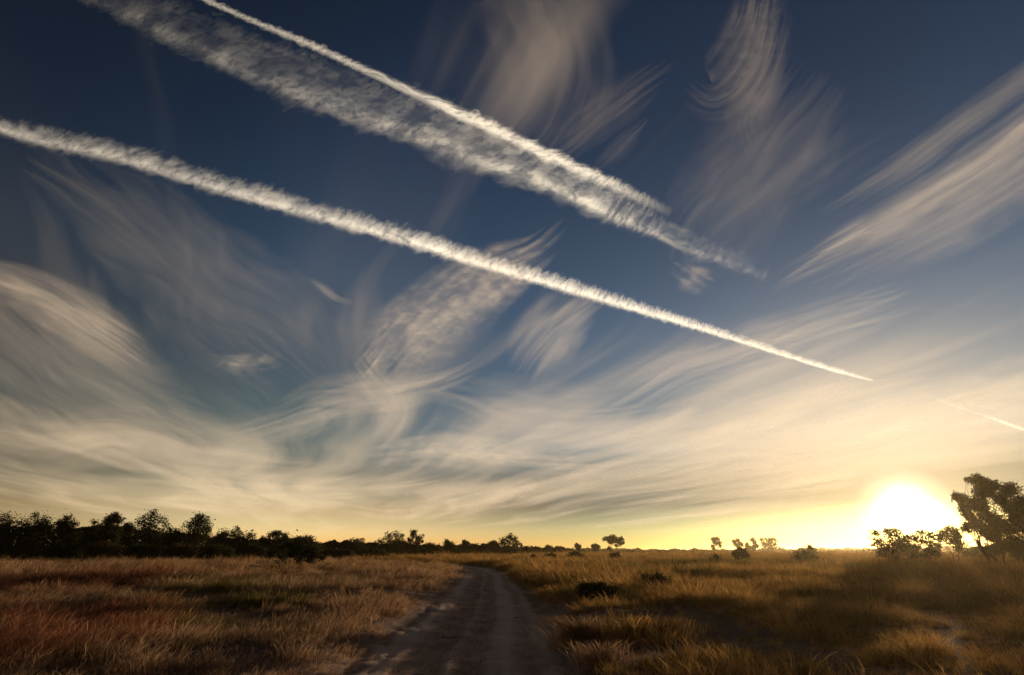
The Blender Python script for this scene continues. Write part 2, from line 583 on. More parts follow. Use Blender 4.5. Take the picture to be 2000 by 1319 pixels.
CIRRUS = [
    # label, spine (column, row, half width), density, seed, options
    ('thick bright cirrus streak slanting up to the right edge of the sky',
     [(2060, 215, 50), (1920, 320, 52), (1780, 410, 46), (1650, 475, 34), (1490, 572, 14)], .50, 1, dict(fib=(320, 6), ends=(.0, .35), wide=1.15, soft=.8)),
    ('thin pale cirrus streak above the thick one at the right edge',
     [(2050, 120, 24), (1890, 235, 26), (1750, 335, 24), (1580, 440, 16)], .26, 2, dict(fib=(300, 6), ends=(0, .4), soft=.8)),
    ('faint cirrus band just below the thick streak at the right edge',
     [(2060, 320, 44), (1880, 425, 50), (1720, 500, 40), (1560, 580, 20)], .26, 3, dict(fib=(320, 7), ends=(0, .5), soft=.85)),
    ('long cirrus band crossing behind the right end of the long contrail',
     [(1800, 570, 30), (1620, 632, 42), (1450, 692, 48), (1300, 748, 42), (1150, 815, 20)], .52, 4, dict(fib=(320, 6), ends=(.35, .3), soft=.75)),
    ('slender pointed cirrus streak below the tip of the long contrail',
     [(1835, 735, 7), (1650, 765, 16), (1490, 810, 26), (1360, 852, 28), (1180, 892, 20)], .55, 5, dict(fib=(170, 7), ends=(.2, .3))),
    ('broad glowing cirrus veil spreading left above the sun',
     [(2060, 760, 66), (1830, 822, 70), (1580, 875, 60), (1320, 905, 46), (1040, 935, 26)], .52, 6, dict(fib=(180, 9), ends=(0, .35))),
    ('streaky warm cirrus layer directly above the sun glare',
     [(2060, 850, 34), (1880, 880, 32), (1680, 908, 28), (1450, 945, 26), (1220, 985, 16)], .42, 7, dict(fib=(170, 7), ends=(0, .35))),
    ('bright mottled cirrus patch in the middle below the long contrail',
     [(1112, 420, 8), (1050, 490, 28), (960, 545, 52), (860, 615, 66), (775, 690, 64), (705, 760, 26)], .48, 8, dict(fib=(60, 11), puff=.42, ends=(.3, .2))),
    ('hooked cirrus tail curling down from the mottled patch',
     [(690, 690, 26), (735, 745, 38), (778, 795, 32), (748, 850, 22), (690, 895, 14)], .26, 9, dict(fib=(70, 7), ends=(.25, .35))),
    ('wavy cirrus wisp sweeping left from the hooked tail',
     [(955, 703, 7), (870, 742, 22), (765, 768, 36), (640, 788, 44), (545, 826, 32), (400, 862, 10)], .36, 10, dict(fib=(80, 7), ends=(.3, .35))),
    ('smudged cirrus patch right of the mottled one',
     [(1180, 560, 18), (1110, 615, 44), (1055, 675, 52), (1010, 745, 22)], .42, 11, dict(fib=(80, 10), ends=(.3, .35))),
    ('huge soft beige cirrus bank at the left edge above the trees',
     [(-90, 560, 70), (40, 670, 120), (180, 770, 125), (330, 842, 80), (520, 892, 14)], .17, 12, dict(fib=(220, 9), ends=(0, .3), soft=.8)),
    ('curled golden cirrus band low on the left',
     [(-80, 830, 44), (90, 872, 44), (230, 850, 50), (400, 890, 46), (650, 908, 10)], .30, 13, dict(fib=(140, 9), ends=(0, .3))),
    ('dim wide cirrus veil in the upper left below the long contrail',
     [(20, 290, 40), (230, 420, 80), (400, 550, 105), (560, 680, 110), (660, 790, 50)], .11, 14, dict(fib=(220, 12), ends=(.3, .3), soft=.9)),
    ('dim cirrus veil at the top between the broad contrail and the tufted cloud',
     [(1010, -30, 70), (1070, 100, 100), (1060, 220, 90), (980, 340, 50)], .13, 15, dict(fib=(200, 9), ends=(0, .5), soft=.9, wide=1.6)),
    ('slanted wispy cirrus streak right of the broad contrail near the top',
     [(1330, 110, 10), (1220, 190, 30), (1120, 270, 26), (1050, 330, 10)], .13, 16, dict(fib=(160, 4), ends=(.5, .4), soft=.8, wide=1.8)),
    ('short faint cirrus streak above the end of the broad contrail',
     [(1275, 225, 7), (1210, 290, 16), (1150, 350, 8)], .12, 17, dict(fib=(120, 4), ends=(.5, .5), soft=.8, wide=1.8)),
    ('feathery tufted cirrus cloud at the top right of centre',
     [(1500, -40, 30), (1478, 70, 50), (1440, 150, 54), (1390, 190, 44), (1335, 150, 14)], .16, 18, dict(fib=(110, 5), puff=.25, ends=(.2, .5), wide=1.7)),
    ('thin frayed cirrus thread hanging below the tufted cloud',
     [(1530, 40, 16), (1500, 140, 34), (1450, 230, 30), (1462, 310, 10)], .14, 19, dict(fib=(80, 4), puff=.2, ends=(.4, .5), wide=1.6)),
    ('very faint cirrus veil between the tufted cloud and the right streaks',
     [(1640, 120, 60), (1500, 300, 105), (1390, 440, 90), (1320, 560, 40)], .13, 20, dict(fib=(120, 16), ends=(.35, .3), soft=.9)),
    ('small puffy cloudlets under the ragged tail of the broad contrail',
     [(1310, 510, 14), (1350, 535, 26), (1400, 555, 14)], .26, 21, dict(fib=(30, 5), puff=.8, ends=(.4, .4), wide=1.8)),
    ('low orange cirrus band just above the trees on the left',
     [(-80, 905, 24), (140, 958, 32), (400, 990, 26), (680, 1000, 12)], .34, 22, dict(fib=(150, 7), ends=(0, .3))),
    ('pale cirrus band low in the left half above the tree line',
     [(180, 925, 18), (420, 948, 30), (660, 962, 26), (920, 935, 10)], .42, 23, dict(fib=(150, 7), ends=(.3, .3))),
    ('cream rippled cirrus band low in the middle of the sky',
     [(680, 888, 16), (850, 878, 28), (1030, 895, 26), (1260, 908, 10)], .5, 24, dict(fib=(90, 8), puff=.3, ends=(.3, .35))),
    ('ragged bright cirrus band rising right from the low middle',
     [(600, 985, 10), (760, 1000, 18), (920, 975, 24), (1080, 940, 22), (1240, 930, 8)], .5, 25, dict(fib=(90, 8), puff=.35, ends=(.3, .3))),
    ('low yellow cirrus streak near the horizon left of the sun',
     [(1120, 1030, 8), (1300, 1008, 14), (1480, 985, 18), (1660, 955, 8)], .4, 26, dict(fib=(150, 6), ends=(.3, .4))),
    ('small hooked cirrus wisp alone in the blue left of centre',
     [(600, 540, 4), (632, 562, 8), (660, 584, 6), (705, 594, 3)], .24, 27, dict(fib=(40, 3), ends=(.4, .4))),
    ('tiny broken cirrus flecks left of the wavy wisp',
     [(395, 700, 8), (470, 712, 18), (565, 698, 10)], .24, 28, dict(fib=(60, 3), puff=.8, ends=(.4, .4))),
    ('thin combed cirrus streaks at the left edge above the beige bank',
     [(-60, 530, 26), (80, 580, 40), (200, 650, 44), (300, 720, 14)], .34, 29, dict(fib=(90, 6), ends=(0, .35))),
    ('teal grey cirrus haze patch in the middle above the horizon',
     [(820, 770, 30), (960, 800, 60), (1120, 815, 55), (1290, 790, 20)], .30, 30, dict(fib=(110, 11), ends=(.35, .35), soft=.9)),
    ('faint curved cirrus edge under the crossing band on the right',
     [(1385, 795, 12), (1300, 835, 24), (1150, 850, 28), (960, 870, 12)], .36, 31, dict(fib=(110, 7), ends=(.2, .4))),
]
for lab, sp, dn, sd, kw in CIRRUS:
    cirrus(lab, sp, dn, sd, **kw)


def trail(name, spine, seed, alt, style='rope', parent=None, sz=1.0):
    """one contrail: an upper and a lower skin of ice around its axis, torn into ripples by the wind;
    spine rows are (column, row, half width, strength); v runs from the upper (-1) to the lower (+1) edge"""
    S = catmull(spine, 60)
    seg = np.hypot(*np.diff(S[:, :2], axis=0).T)
    cs = np.concatenate([[0], np.cumsum(seg)]) + np.arange(len(S)) * 1e-6
    wmax = S[:, 2].max() * 1.3
    nu, nv = int(cs[-1] / 1.7), int(max(10, min(110, 2 * wmax / 1.5)))
    u = np.linspace(0, cs[-1], nu)
    P = np.stack([np.interp(u, cs, S[:, k]) for k in range(4)], -1)
    T = np.gradient(P[:, :2], axis=0)
    T /= np.linalg.norm(T, axis=1)[:, None]
    Nn = np.stack([-T[:, 1], T[:, 0]], -1)
    hw = P[:, 2][:, None]
    v1 = np.linspace(-1.3, 1.3, nv)
    VV, FF, DD = [], [], []
    for k in range(2):
        sd = seed * 17 + k * 211
        U, v = np.meshgrid(u, v1, indexing='ij')
        w = v * hw
        px, py = P[:, 0][:, None] + Nn[:, 0][:, None] * w, P[:, 1][:, None] + Nn[:, 1][:, None] * w
        # torn, slanted ripples; the cells shrink where the trail is thin
        q = np.clip(hw / 30.0, .35, 1.2) * sz
        us = U + .55 * w + (fbm(U / 60, w / 40, sd, 2) - .5) * 30
        n1 = fbm(us / (21 * q), w / (24 * q), sd + 1, 5, .58)
        n2 = fbm((us + .2 * w) / (7.5 * q), w / (13 * q), sd + 2, 4, .62)
        n3 = fbm(U / 120, w * 0 + 2.2, sd + 3, 2)
        rid = 1 - np.abs(2 * n2 - 1)
        n0 = fbm(us / (42 * q), w / (60 * q), sd + 8, 3)
        v = v * (1 + (n0 - .5) * .7)
        st = P[:, 3][:, None] * (.75 + .5 * n3)
        if style == 'rope':
            e = v + (n1 - .5) * .75 + (n2 - .5) * .45
            prof = sstep(.98, .42, e) * sstep(-1.0, -.05, v + (n2 - .5) * .75 + (n1 - .5) * .8)
            wl = np.exp(-((v - .34) / .36) ** 2)
            tex = sstep(.34, .64, .62 * n1 + .38 * n2) * (.55 + .9 * n0)
            d = st * prof * (.12 + .34 * tex + wl * (.16 + .55 * tex) + .14 * rid ** 2)
        elif style == 'line':
            e = np.abs(v + (n1 - .5) * .9 + (n2 - .5) * .4)
            d = st * sstep(1.0, .1, e) * (.4 + .75 * sstep(.3, .65, n2))
        else:                                            # broad band: open weave above, lumps along the lower edge
            hole = sstep(.36, .60, fbm(us / (34 * q), w / (26 * q), sd + 5, 4, .6))
            e = v + (n1 - .5) * .9 + (n2 - .5) * .3
            prof = sstep(1.0, .5, e) * sstep(-1.15, -.5, v + (n2 - .5) * .8)
            wl = np.exp(-((v - .42) / .34) ** 2)
            tex = sstep(.33, .66, .6 * n1 + .4 * n2)
            d = st * prof * (.03 + .20 * tex * hole + .10 * rid ** 3 * (.4 + hole) + wl * (.06 + .70 * tex * (.25 + .75 * hole)))
        d *= sstep(1.3, 1.12, np.abs(v))
        mpp = np.linalg.norm(on_shell(P[:, 0], P[:, 1], np.full(nu, float(alt))), axis=1)[:, None] / F_PX
        bow = np.sqrt(np.clip(1 - (v / 1.3) ** 2, 0, 1)) * hw * mpp * .45
        Q = on_shell(px, py, alt + (bow if k else -bow) + (n3 - .5) * hw * mpp * .3)
        VV.append(Q.reshape(-1, 3))
        FF.append(grid_faces(nu, nv) + k * nu * nv)
        DD.append(np.clip(d * .8, 0, .92).ravel())
    V, Fc, D = np.vstack(VV), np.vstack(FF), np.concatenate(DD)
    keep = D[Fc].max(1) > .006
    Fc = Fc[keep]
    used = np.unique(Fc)
    rm = np.zeros(len(V), np.int64)
    rm[used] = np.arange(len(used))
    V, D, Fc = V[used], D[used], rm[Fc]
    c = V.mean(0)
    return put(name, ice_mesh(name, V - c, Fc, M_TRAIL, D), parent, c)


# the long contrail from the left edge down to the right
LONG = [(-80, 222, 23, .24), (60, 262, 24, .27), (250, 305, 24, .33), (420, 358, 24, .42), (600, 408, 24, .50), (800, 465, 22, .64), (960, 515, 20, .75),
        (1100, 556, 18, .88), (1250, 602, 14.5, .98), (1400, 648, 11, 1.05), (1550, 697, 8, 1.1), (1640, 725, 6.5, 1.1), (1705, 743, 3, .7)]
o = trail('contrail', LONG, 21, 9800)
tag(o, 'long narrow white contrail slanting from the left edge down towards the sun', 'contrail', 'aircraft contrails')

# the broad contrail blown out sideways: a sharp upper line and a row of puffs along its lower edge
root = bpy.data.objects.new('contrail', None)
sc.collection.objects.link(root)
root.location = on_shell(np.array([900.]), np.array([260.]), np.array([9800.]))[0]
tag(root, 'broad double contrail slanting across the top of the sky, ragged at its lower end', 'contrail', 'aircraft contrails')
EDGE = [(340, -28, 7, .24), (480, 35, 8, .30), (600, 85, 9.5, .36), (720, 140, 11, .44), (830, 192, 14, .56), (950, 245, 16, .75), (1060, 298, 17, .85), (1170, 348, 17, .55), (1240, 382, 16, .25),
        (1310, 416, 13, .03)]
BAND = [(120, -50, 40, .04), (330, 45, 52, .14), (500, 122, 56, .21), (700, 200, 60, .28), (850, 255, 58, .42), (960, 298, 52, .60), (1080, 350, 45, .75), (1190, 402, 36, .75),
        (1275, 442, 26, .40), (1350, 478, 26, .22), (1500, 534, 24, .07)]
e = trail('upper_edge', EDGE, 22, 9800, 'line', root)
e.location -= root.location
e = trail('lower_band', BAND, 23, 9750, 'band', root)
e.location -= root.location
BIT = [(1800, 768, 3, .05), (1860, 791, 3, .25), (1905, 806, 3, .2), (1940, 818, 4, .55), (1962, 826, 5, 1), (1990, 836, 4, .8), (2040, 853, 4, .6)]
o = trail('contrail', BIT, 25, 9800, 'line')
tag(o, 'short thin contrail fragment near the right edge above the sun', 'contrail', 'aircraft contrails')


# thin veil of cirrus over the whole sky, combed in one direction by the high wind
def veil():
    az = np.linspace(-76, 76, 760)
    el_ = np.concatenate([np.linspace(.8, 12, 110), np.linspace(12.2, 70, 230)])
    A, E_ = np.meshgrid(np.radians(az), np.radians(el_), indexing='ij')
    s_ = np.sin(E_)
    t = -EARTH * s_ + np.sqrt((EARTH * s_) ** 2 + 2 * EARTH * 7600. + 7600. ** 2)
    X, Y, Z = t * np.cos(E_) * np.sin(A), t * np.cos(E_) * np.cos(A), t * s_ + CAM_H
    w = R(-19)
    al, ac = (X * math.sin(w) + Y * math.cos(w)) / 1000, (X * math.cos(w) - Y * math.sin(w)) / 1000   # km along and across the wind
    wob = (fbm(al / 26, ac / 20, 301, 2) - .5) * 8 + (fbm(al / 9, ac / 8, 302, 2) - .5) * 1.2
    acw = ac + wob
    far = sstep(20, 120, t / 1000)
    fr = sstep(10, 42, t / 1000)
    f1 = fbm(al / 26, acw / 1.9, 303, 5, .58) * (1 - fr) + fbm(al / 26, acw / 3.4, 313, 2, .5) * fr
    f2 = fbm(al / 60, acw / 6.5, 304, 4, .55)
    f3 = fbm(al / 9, acw / .7, 305, 3, .6)
    fb = .5 * f2 + .36 * f1 + .14 * (f3 * (1 - far) + .5 * far)
    # where the cloud is thick and where the sky is open, measured on the photograph (column, row, radius, weight)
    d = np.stack([X, Y * CT + (Z - CAM_H) * ST, (Z - CAM_H) * CT - Y * ST], -1)
    px, py = 1000 + F_PX * d[..., 0] / np.maximum(d[..., 1], 1.0), 659.5 - F_PX * d[..., 2] / np.maximum(d[..., 1], 1.0)
    cov = np.full(px.shape, .11)
    for cx, cy_, rx, ry, k in ((60, 760, 230, 120, .34), (300, 890, 300, 60, .28), (330, 540, 230, 150, .10), (820, 690, 170, 130, .20), (1080, 620, 130, 130, .22), (1060, 170, 200, 180, .20),
                               (1450, 300, 200, 200, .16), (1850, 390, 260, 130, .26), (1450, 720, 330, 90, .34), (1500, 860, 480, 90, .60), (900, 870, 420, 80, .32), (1000, 965, 900, 40, .36),
                               (1800, 760, 260, 120, .30), (300, 960, 420, 40, .26), (1400, 1010, 500, 30, .25), (640, 820, 260, 80, .06),
                               (600, 300, 420, 110, -.14), (450, 760, 170, 80, -.30), (640, 520, 160, 80, -.12), (1650, 90, 330, 130, -.14), (120, 130, 260, 170, -.16), (1640, 560, 160, 60, -.1), (230, 480, 120, 70, -.05)):
        cov = cov + k * np.exp(-((px - cx) / rx) ** 2 - ((py - cy_) / ry) ** 2)
    cov = np.where(d[..., 1] < 1.0, .11, cov)
    cov = np.clip(cov, .02, .95)
    D = sstep(.64 - cov * .36, .92 - cov * .22, fb + .10) * (.22 + cov) * .36
    D = np.maximum(D, .022 * sstep(.4, .8, f2) * sstep(50, 25, np.degrees(E_)))
    D *= sstep(0.8, 2.2, np.degrees(E_))
    # open air in front of the sun
    sd = (X * SUN_DIR.x + Y * SUN_DIR.y + (Z - CAM_H) * SUN_DIR.z) / t
    D *= sstep(.9990, .9962, sd)
    V = np.stack([X, Y, Z], -1).reshape(-1, 3)
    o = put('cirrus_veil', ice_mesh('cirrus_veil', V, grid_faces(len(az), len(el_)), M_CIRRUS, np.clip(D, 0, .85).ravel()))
    tag(o, 'thin veil of combed cirrus haze spread over the whole sky', 'cloud', kind='stuff')


veil()

# ------------------------------------------------------------------ trees and shrubs
def tube(P, Rr, k=6):
    P = np.asarray(P, float)
    n = len(P)
    T = np.gradient(P, axis=0)
    T /= np.linalg.norm(T, axis=1)[:, None] + 1e-9
    a = np.cross(T, np.array([.31, .9, .22]))
    a /= np.linalg.norm(a, axis=1)[:, None] + 1e-9
    b = np.cross(T, a)
    th = np.arange(k) / k * 2 * np.pi
    V = P[:, None, :] + np.asarray(Rr)[:, None, None] * (a[:, None, :] * np.cos(th)[None, :, None] + b[:, None, :] * np.sin(th)[None, :, None])
    i = np.arange(n - 1)[:, None] * k + np.arange(k)[None, :]
    j = np.arange(n - 1)[:, None] * k + (np.arange(k)[None, :] + 1) % k
    return V.reshape(-1, 3), np.stack([i, j, j + k, i + k], -1).reshape(-1, 4)


def limb(rng, a, b, r0, r1, n=6, wob=.06, sag=0.0):
    t = np.linspace(0, 1, n)[:, None]
    L = np.linalg.norm(b - a)
    P = a + (b - a) * t
    P[1:-1] += rng.normal(size=(n - 2, 3)) * L * wob
    P[:, 2] += (np.sin(t[:, 0] * np.pi)) * L * sag
    return tube(P, r0 + (r1 - r0) * t[:, 0] ** .8)


def plant(name, label, cat, group, px, Y, top, wpx, seed, leaves=1800, leaf=None, clumps=16, cl=None, stems=1, fork=.34, cr=.27, mat=None,
          low=.28, dome=1.0, base_z=None, wood='trunk', foliage='crown', lean=0.0, loose=.06, yscale=.8, hang=.0):
    """a tree or shrub Y metres away: column px, top at row top, wpx columns wide; trunk with limbs to leafy clumps"""
    rng = np.random.default_rng(seed * 7 + 3)
    x0 = gx(px, Y)
    z0 = float(ground_h(np.array([x0]), np.array([float(Y)]))[0]) - .05 if base_z is None else base_z
    H = gz(top, Y) - z0
    m_px = Y * CT / F_PX
    W = wpx * m_px
    if cl is not None:                                   # crown laid out clump by clump: column, row, radius in columns
        C = np.array([[(c[0] - px) * m_px, rng.normal() * W * .16 * yscale, gz(c[1], Y) - z0] for c in cl])
        rad = np.array([c[2] * m_px for c in cl]) * 1.35
    else:
        C, rad = [], []
        zc, hz = H * (low + 1) / 2, H * (1 - low) / 2
        for i in range(clumps):
            for _ in range(30):
                p = rng.uniform(-1, 1, 3)
                if 0.12 < (p ** 2).sum() < 1.0:
                    break
            r = cr * rng.uniform(.55, 1.2) * W * (.62 if i % 4 == 3 else 1)
            shrink = dome if p[2] > 0 else 1.0
            C.append([p[0] * (W * .5 - r * .55) * (1 - .25 * max(0, p[2]) * shrink), p[1] * (W * .5 * yscale - r * .4), zc + p[2] * (hz - r * .45)])
            rad.append(r)
        # one clump marks the top
        C.append([rng.normal() * W * .1, 0, H - cr * W * .42])
        rad.append(cr * W * .6)
        C, rad = np.array(C), np.array(rad)
        rad = np.minimum(rad, hz * .8)
    C[:, 0] += lean * C[:, 2]
    root = bpy.data.objects.new(name, None)
    sc.collection.objects.link(root)
    root.location = (x0, Y, z0)
    tag(root, label, cat, group)
    # wood
    VV, FF, n0 = [], [], 0
    def add(vf):
        nonlocal n0
        VV.append(vf[0])
        FF.append(vf[1] + n0)
        n0 += len(vf[0])
    tr = max(.03 * H ** .9, .035)
    forks = []
    for s_ in range(stems):
        a = np.array([(s_ - (stems - 1) / 2) * tr * 1.6, rng.normal() * tr, -.1])
        f = np.array([(s_ - (stems - 1) / 2) * W * (.32 if stems > 1 else 0) * .7 + lean * H * fork + rng.normal() * W * .03, rng.normal() * W * .05, H * fork * rng.uniform(.85, 1.15)])
        add(limb(rng, a, f, tr / stems ** .35, tr * .72 / stems ** .35, 6, .04))
        forks.append((f, tr * .7 / stems ** .35))
    for c, r in zip(C, rad):
        f, fr = min(forks, key=lambda q: np.linalg.norm((q[0] - c) * np.array([1, .5, .4])))
        e = c + np.array([0, 0, -r * .2])
        add(limb(rng, f, e, fr * .55, fr * .12, 6, .05, .06))
        for _ in range(2):
            add(limb(rng, f + (e - f) * rng.uniform(.55, .8), c + rng.normal(size=3) * r * .6, fr * .22, fr * .06, 4, .06))
    put(wood, mesh_np(wood, np.vstack(VV), np.vstack(FF), M_BARK, True), root)
    # leaves: small blades in loose sprays through each clump
    w = rad ** 2
    k = rng.choice(len(C), leaves, p=w / w.sum())
    sub = 9
    sc_c = rng.normal(size=(len(C), sub, 3))
    sc_c /= np.linalg.norm(sc_c, axis=2)[..., None]
    sc_c *= rng.uniform(.35, 1.0, (len(C), sub, 1))
    j = rng.integers(0, sub, leaves)
    P = C[k] + (sc_c[k, j] * .66 + np.clip(rng.normal(size=(leaves, 3)), -1.7, 1.7) * .33) * rad[k][:, None] * np.array([1, .9, .82])
    st = rng.random(leaves) < loose
    P[st] += rng.normal(size=(st.sum(), 3)) * rad[k[st]][:, None] * .35
    P[:, 2] = np.maximum(P[:, 2], .05)
    ls = (leaf or max(.09, .0014 * Y)) * rng.uniform(.6, 1.5, leaves)
    a = rng.normal(size=(leaves, 3))
    a[:, 2] -= hang
    a /= np.linalg.norm(a, axis=1)[:, None]
    b = np.cross(a, rng.normal(size=(leaves, 3)))
    b /= np.linalg.norm(b, axis=1)[:, None]
    a, b = a * ls[:, None], b * (ls * .42)[:, None]
    V = np.stack([P - a, P + b, P + a, P - b], 1).reshape(-1, 3)
    put(foliage, mesh_np(foliage, V, np.arange(leaves * 4).reshape(-1, 4), mat or M_LEAF), root)
    return root


GW = 'trees of the wood on the left'
GL = 'trees scattered along the horizon'
GS = 'shrubs standing in the grassland'
# the wood on the left: column, distance, top row, width, extra
WOOD = [
    ('dark tree cut by the left edge of the photograph', -12, 92, 1003, 84, dict(low=.1)),
    ('feathery tree second from the left edge, its top leaning left', 55, 95, 999, 66, dict(low=.12, loose=.12, clumps=18)),
    ('wide round topped tree third from the left edge', 124, 96, 1003, 82, dict(low=.1, clumps=22, cr=.24)),
    ('low round tree between the wide one and the narrow domed one', 173, 104, 1014, 46, dict(low=.1)),
    ('narrow domed tree rising left of the jagged tall tree', 206, 100, 999, 48, dict(low=.1, clumps=18)),
    ('small round tree tucked between the domed and the jagged tree', 240, 106, 1019, 36, dict(low=.1)),
    ('tall jagged tree with a side tuft on its right', 288, 98, 997, 62, dict(cl=[(292, 1001, 7), (284, 1010, 12), (297, 1014, 10), (272, 1020, 14), (290, 1026, 18), (314, 1026, 7), (276, 1042, 20), (298, 1044, 18), (285, 1062, 22), (303, 1064, 15), (270, 1068, 16), (290, 1082, 18)])),
    ('low bushy tree between the jagged tree and the tall oval one', 334, 104, 1031, 46, dict(low=.05)),
    ('tall oval tree standing clear above its neighbours', 379, 100, 1005, 52, dict(cl=[(378, 1010, 8), (370, 1016, 12), (390, 1018, 12), (364, 1028, 11), (384, 1030, 18), (396, 1034, 8), (370, 1044, 15), (390, 1046, 13), (378, 1060, 18), (360, 1048, 9), (378, 1080, 18)])),
    ('low tree just right of the tall oval one', 424, 112, 1043, 40, dict(low=.05)),
    ('flat spreading tree with a small tuft sticking up on top', 462, 112, 1029, 78, dict(cl=[(463, 1034, 6), (466, 1041, 5), (420, 1047, 8), (440, 1046, 12), (460, 1048, 14), (480, 1049, 12), (492, 1047, 5), (430, 1058, 14), (455, 1062, 18), (480, 1062, 15), (500, 1062, 9), (440, 1078, 18), (475, 1078, 18)])),
    ('small rounded tree right of the tufted spreading one', 506, 118, 1051, 34, dict(low=.05)),
    ('jagged tree with two peaks above the forked shrub', 535, 118, 1036, 44, dict(cl=[(536, 1040, 7), (528, 1046, 9), (550, 1048, 8), (514, 1055, 7), (540, 1056, 12), (556, 1054, 7), (525, 1066, 13), (546, 1070, 14), (532, 1082, 15)])),
    ('low tree behind the forked shrub', 574, 122, 1048, 40, dict(low=.05)),
    ('round topped tree at the right end of the taller wood', 607, 122, 1045, 58, dict(low=.05, clumps=22)),
    ('low tree beside the gap after the round topped one', 650, 140, 1057, 40, dict(low=.05)),
    ('broad low tree in the middle of the tree line', 692, 145, 1049, 72, dict(low=.05, clumps=24, cr=.22)),
    ('small sloping tree left of the big clumped one', 728, 160, 1057, 34, dict(low=.05)),
    ('big clumped tree in the middle of the tree line', 768, 165, 1042, 54, dict(cl=[(758, 1047, 8), (772, 1046, 9), (784, 1047, 6), (752, 1056, 8), (768, 1058, 12), (786, 1057, 9), (738, 1058, 5), (745, 1062, 5), (760, 1070, 14), (780, 1072, 13), (770, 1084, 14)])),
    ('crooked tree with a round tuft held above its crown', 806, 165, 1036, 40, dict(cl=[(807, 1041, 6), (806, 1047, 5), (818, 1052, 7), (800, 1056, 6), (815, 1060, 8), (825, 1058, 3), (795, 1064, 7), (812, 1070, 11), (804, 1084, 12)])),
    ('low rounded tree right of the crooked tufted one', 843, 185, 1061, 44, dict(low=.05)),
    ('low humped tree with a small peak', 874, 195, 1055, 36, dict(low=.05)),
    ('small flat topped tree standing out of the low scrub', 905, 205, 1055, 24, dict(low=.15, clumps=10)),
    ('small square tree next to the flat topped one', 926, 212, 1062, 24, dict(low=.05)),
    ('small pointed tree before the last big tree', 945, 220, 1061, 20, dict(low=.05)),
    ('rounded little tree touching the last big tree', 963, 225, 1057, 24, dict(low=.05)),
    ('last big tree at the right end of the tree line', 994, 228, 1043, 48, dict(cl=[(996, 1047, 6), (984, 1053, 6), (1004, 1053, 6), (980, 1060, 6), (994, 1058, 10), (1010, 1061, 6), (985, 1068, 9), (1002, 1069, 10), (1019, 1066, 4), (975, 1074, 8), (994, 1080, 12), (1010, 1078, 9)])),
    ('little bush tree just right of the last big tree', 1026, 240, 1068, 26, dict(low=.05)),
    ('low double bush after the end of the tree line', 1046, 250, 1069, 22, dict(low=.05)),
    ('first of two spiky bushes left of the lone small tree', 1070, 255, 1066, 22, dict(low=.05)),
    ('second of two spiky bushes left of the lone small tree', 1092, 258, 1067, 26, dict(low=.05)),
]
for i, (lab, px, Y, top, wpx, kw) in enumerate(WOOD):
    n = 7500 if px < 640 else 4200
    kw = dict(kw)
    if 'low' in kw:
        kw['low'] = max(0, kw['low'] - .08)
    elif 'cl' in kw:
        kw['cl'] = kw['cl'] + [(px - wpx * .3, 1086, wpx * .22), (px + wpx * .3, 1087, wpx * .22), (px, 1092, wpx * .25)]
    plant('tree', lab, 'tree', GW, px, Y, top, wpx, 100 + i, leaves=n, **{**dict(clumps=24, cr=.32, fork=.2, loose=.03), **kw})
# dark undergrowth that closes the foot of the wood
UNDER = [
    ('brownish bush at the foot of the wood near the left edge', 48, 82, 1052, 44, M_LEAF_DRY), ('dark bush at the foot of the wide round tree', 118, 86, 1062, 74, M_LEAF),
    ('brown bush standing forward below the narrow domed tree', 212, 84, 1054, 66, M_LEAF_DRY), ('dark bush at the foot of the jagged tall tree', 285, 86, 1062, 60, M_LEAF),
    ('dull bush at the foot of the tall oval tree', 352, 90, 1060, 66, M_LEAF_DRY), ('dark bush below the low tree right of the oval one', 420, 94, 1062, 64, M_LEAF),
    ('dark bush at the foot of the spreading tree', 486, 100, 1064, 60, M_LEAF), ('long dark bush at the foot of the broad low tree', 664, 122, 1070, 64, M_LEAF),
    ('dark bush left of the big clumped tree', 728, 135, 1070, 60, M_LEAF), ('dark bush below the crooked tufted tree', 822, 150, 1072, 70, M_LEAF),
    ('dark bush below the flat topped tree', 902, 170, 1074, 70, M_LEAF), ('dark bush below the last big tree', 974, 190, 1074, 70, M_LEAF)]
for i, (lab, px, Y, top, wpx, mt) in enumerate(UNDER):
    plant('bush', lab, 'bush', 'bushes at the foot of the wood', px, Y, top, wpx * 1.3, 200 + i, leaves=6500, clumps=22, cr=.28, low=.0, fork=.12, stems=3, mat=mt,
          wood='stem', foliage='foliage')
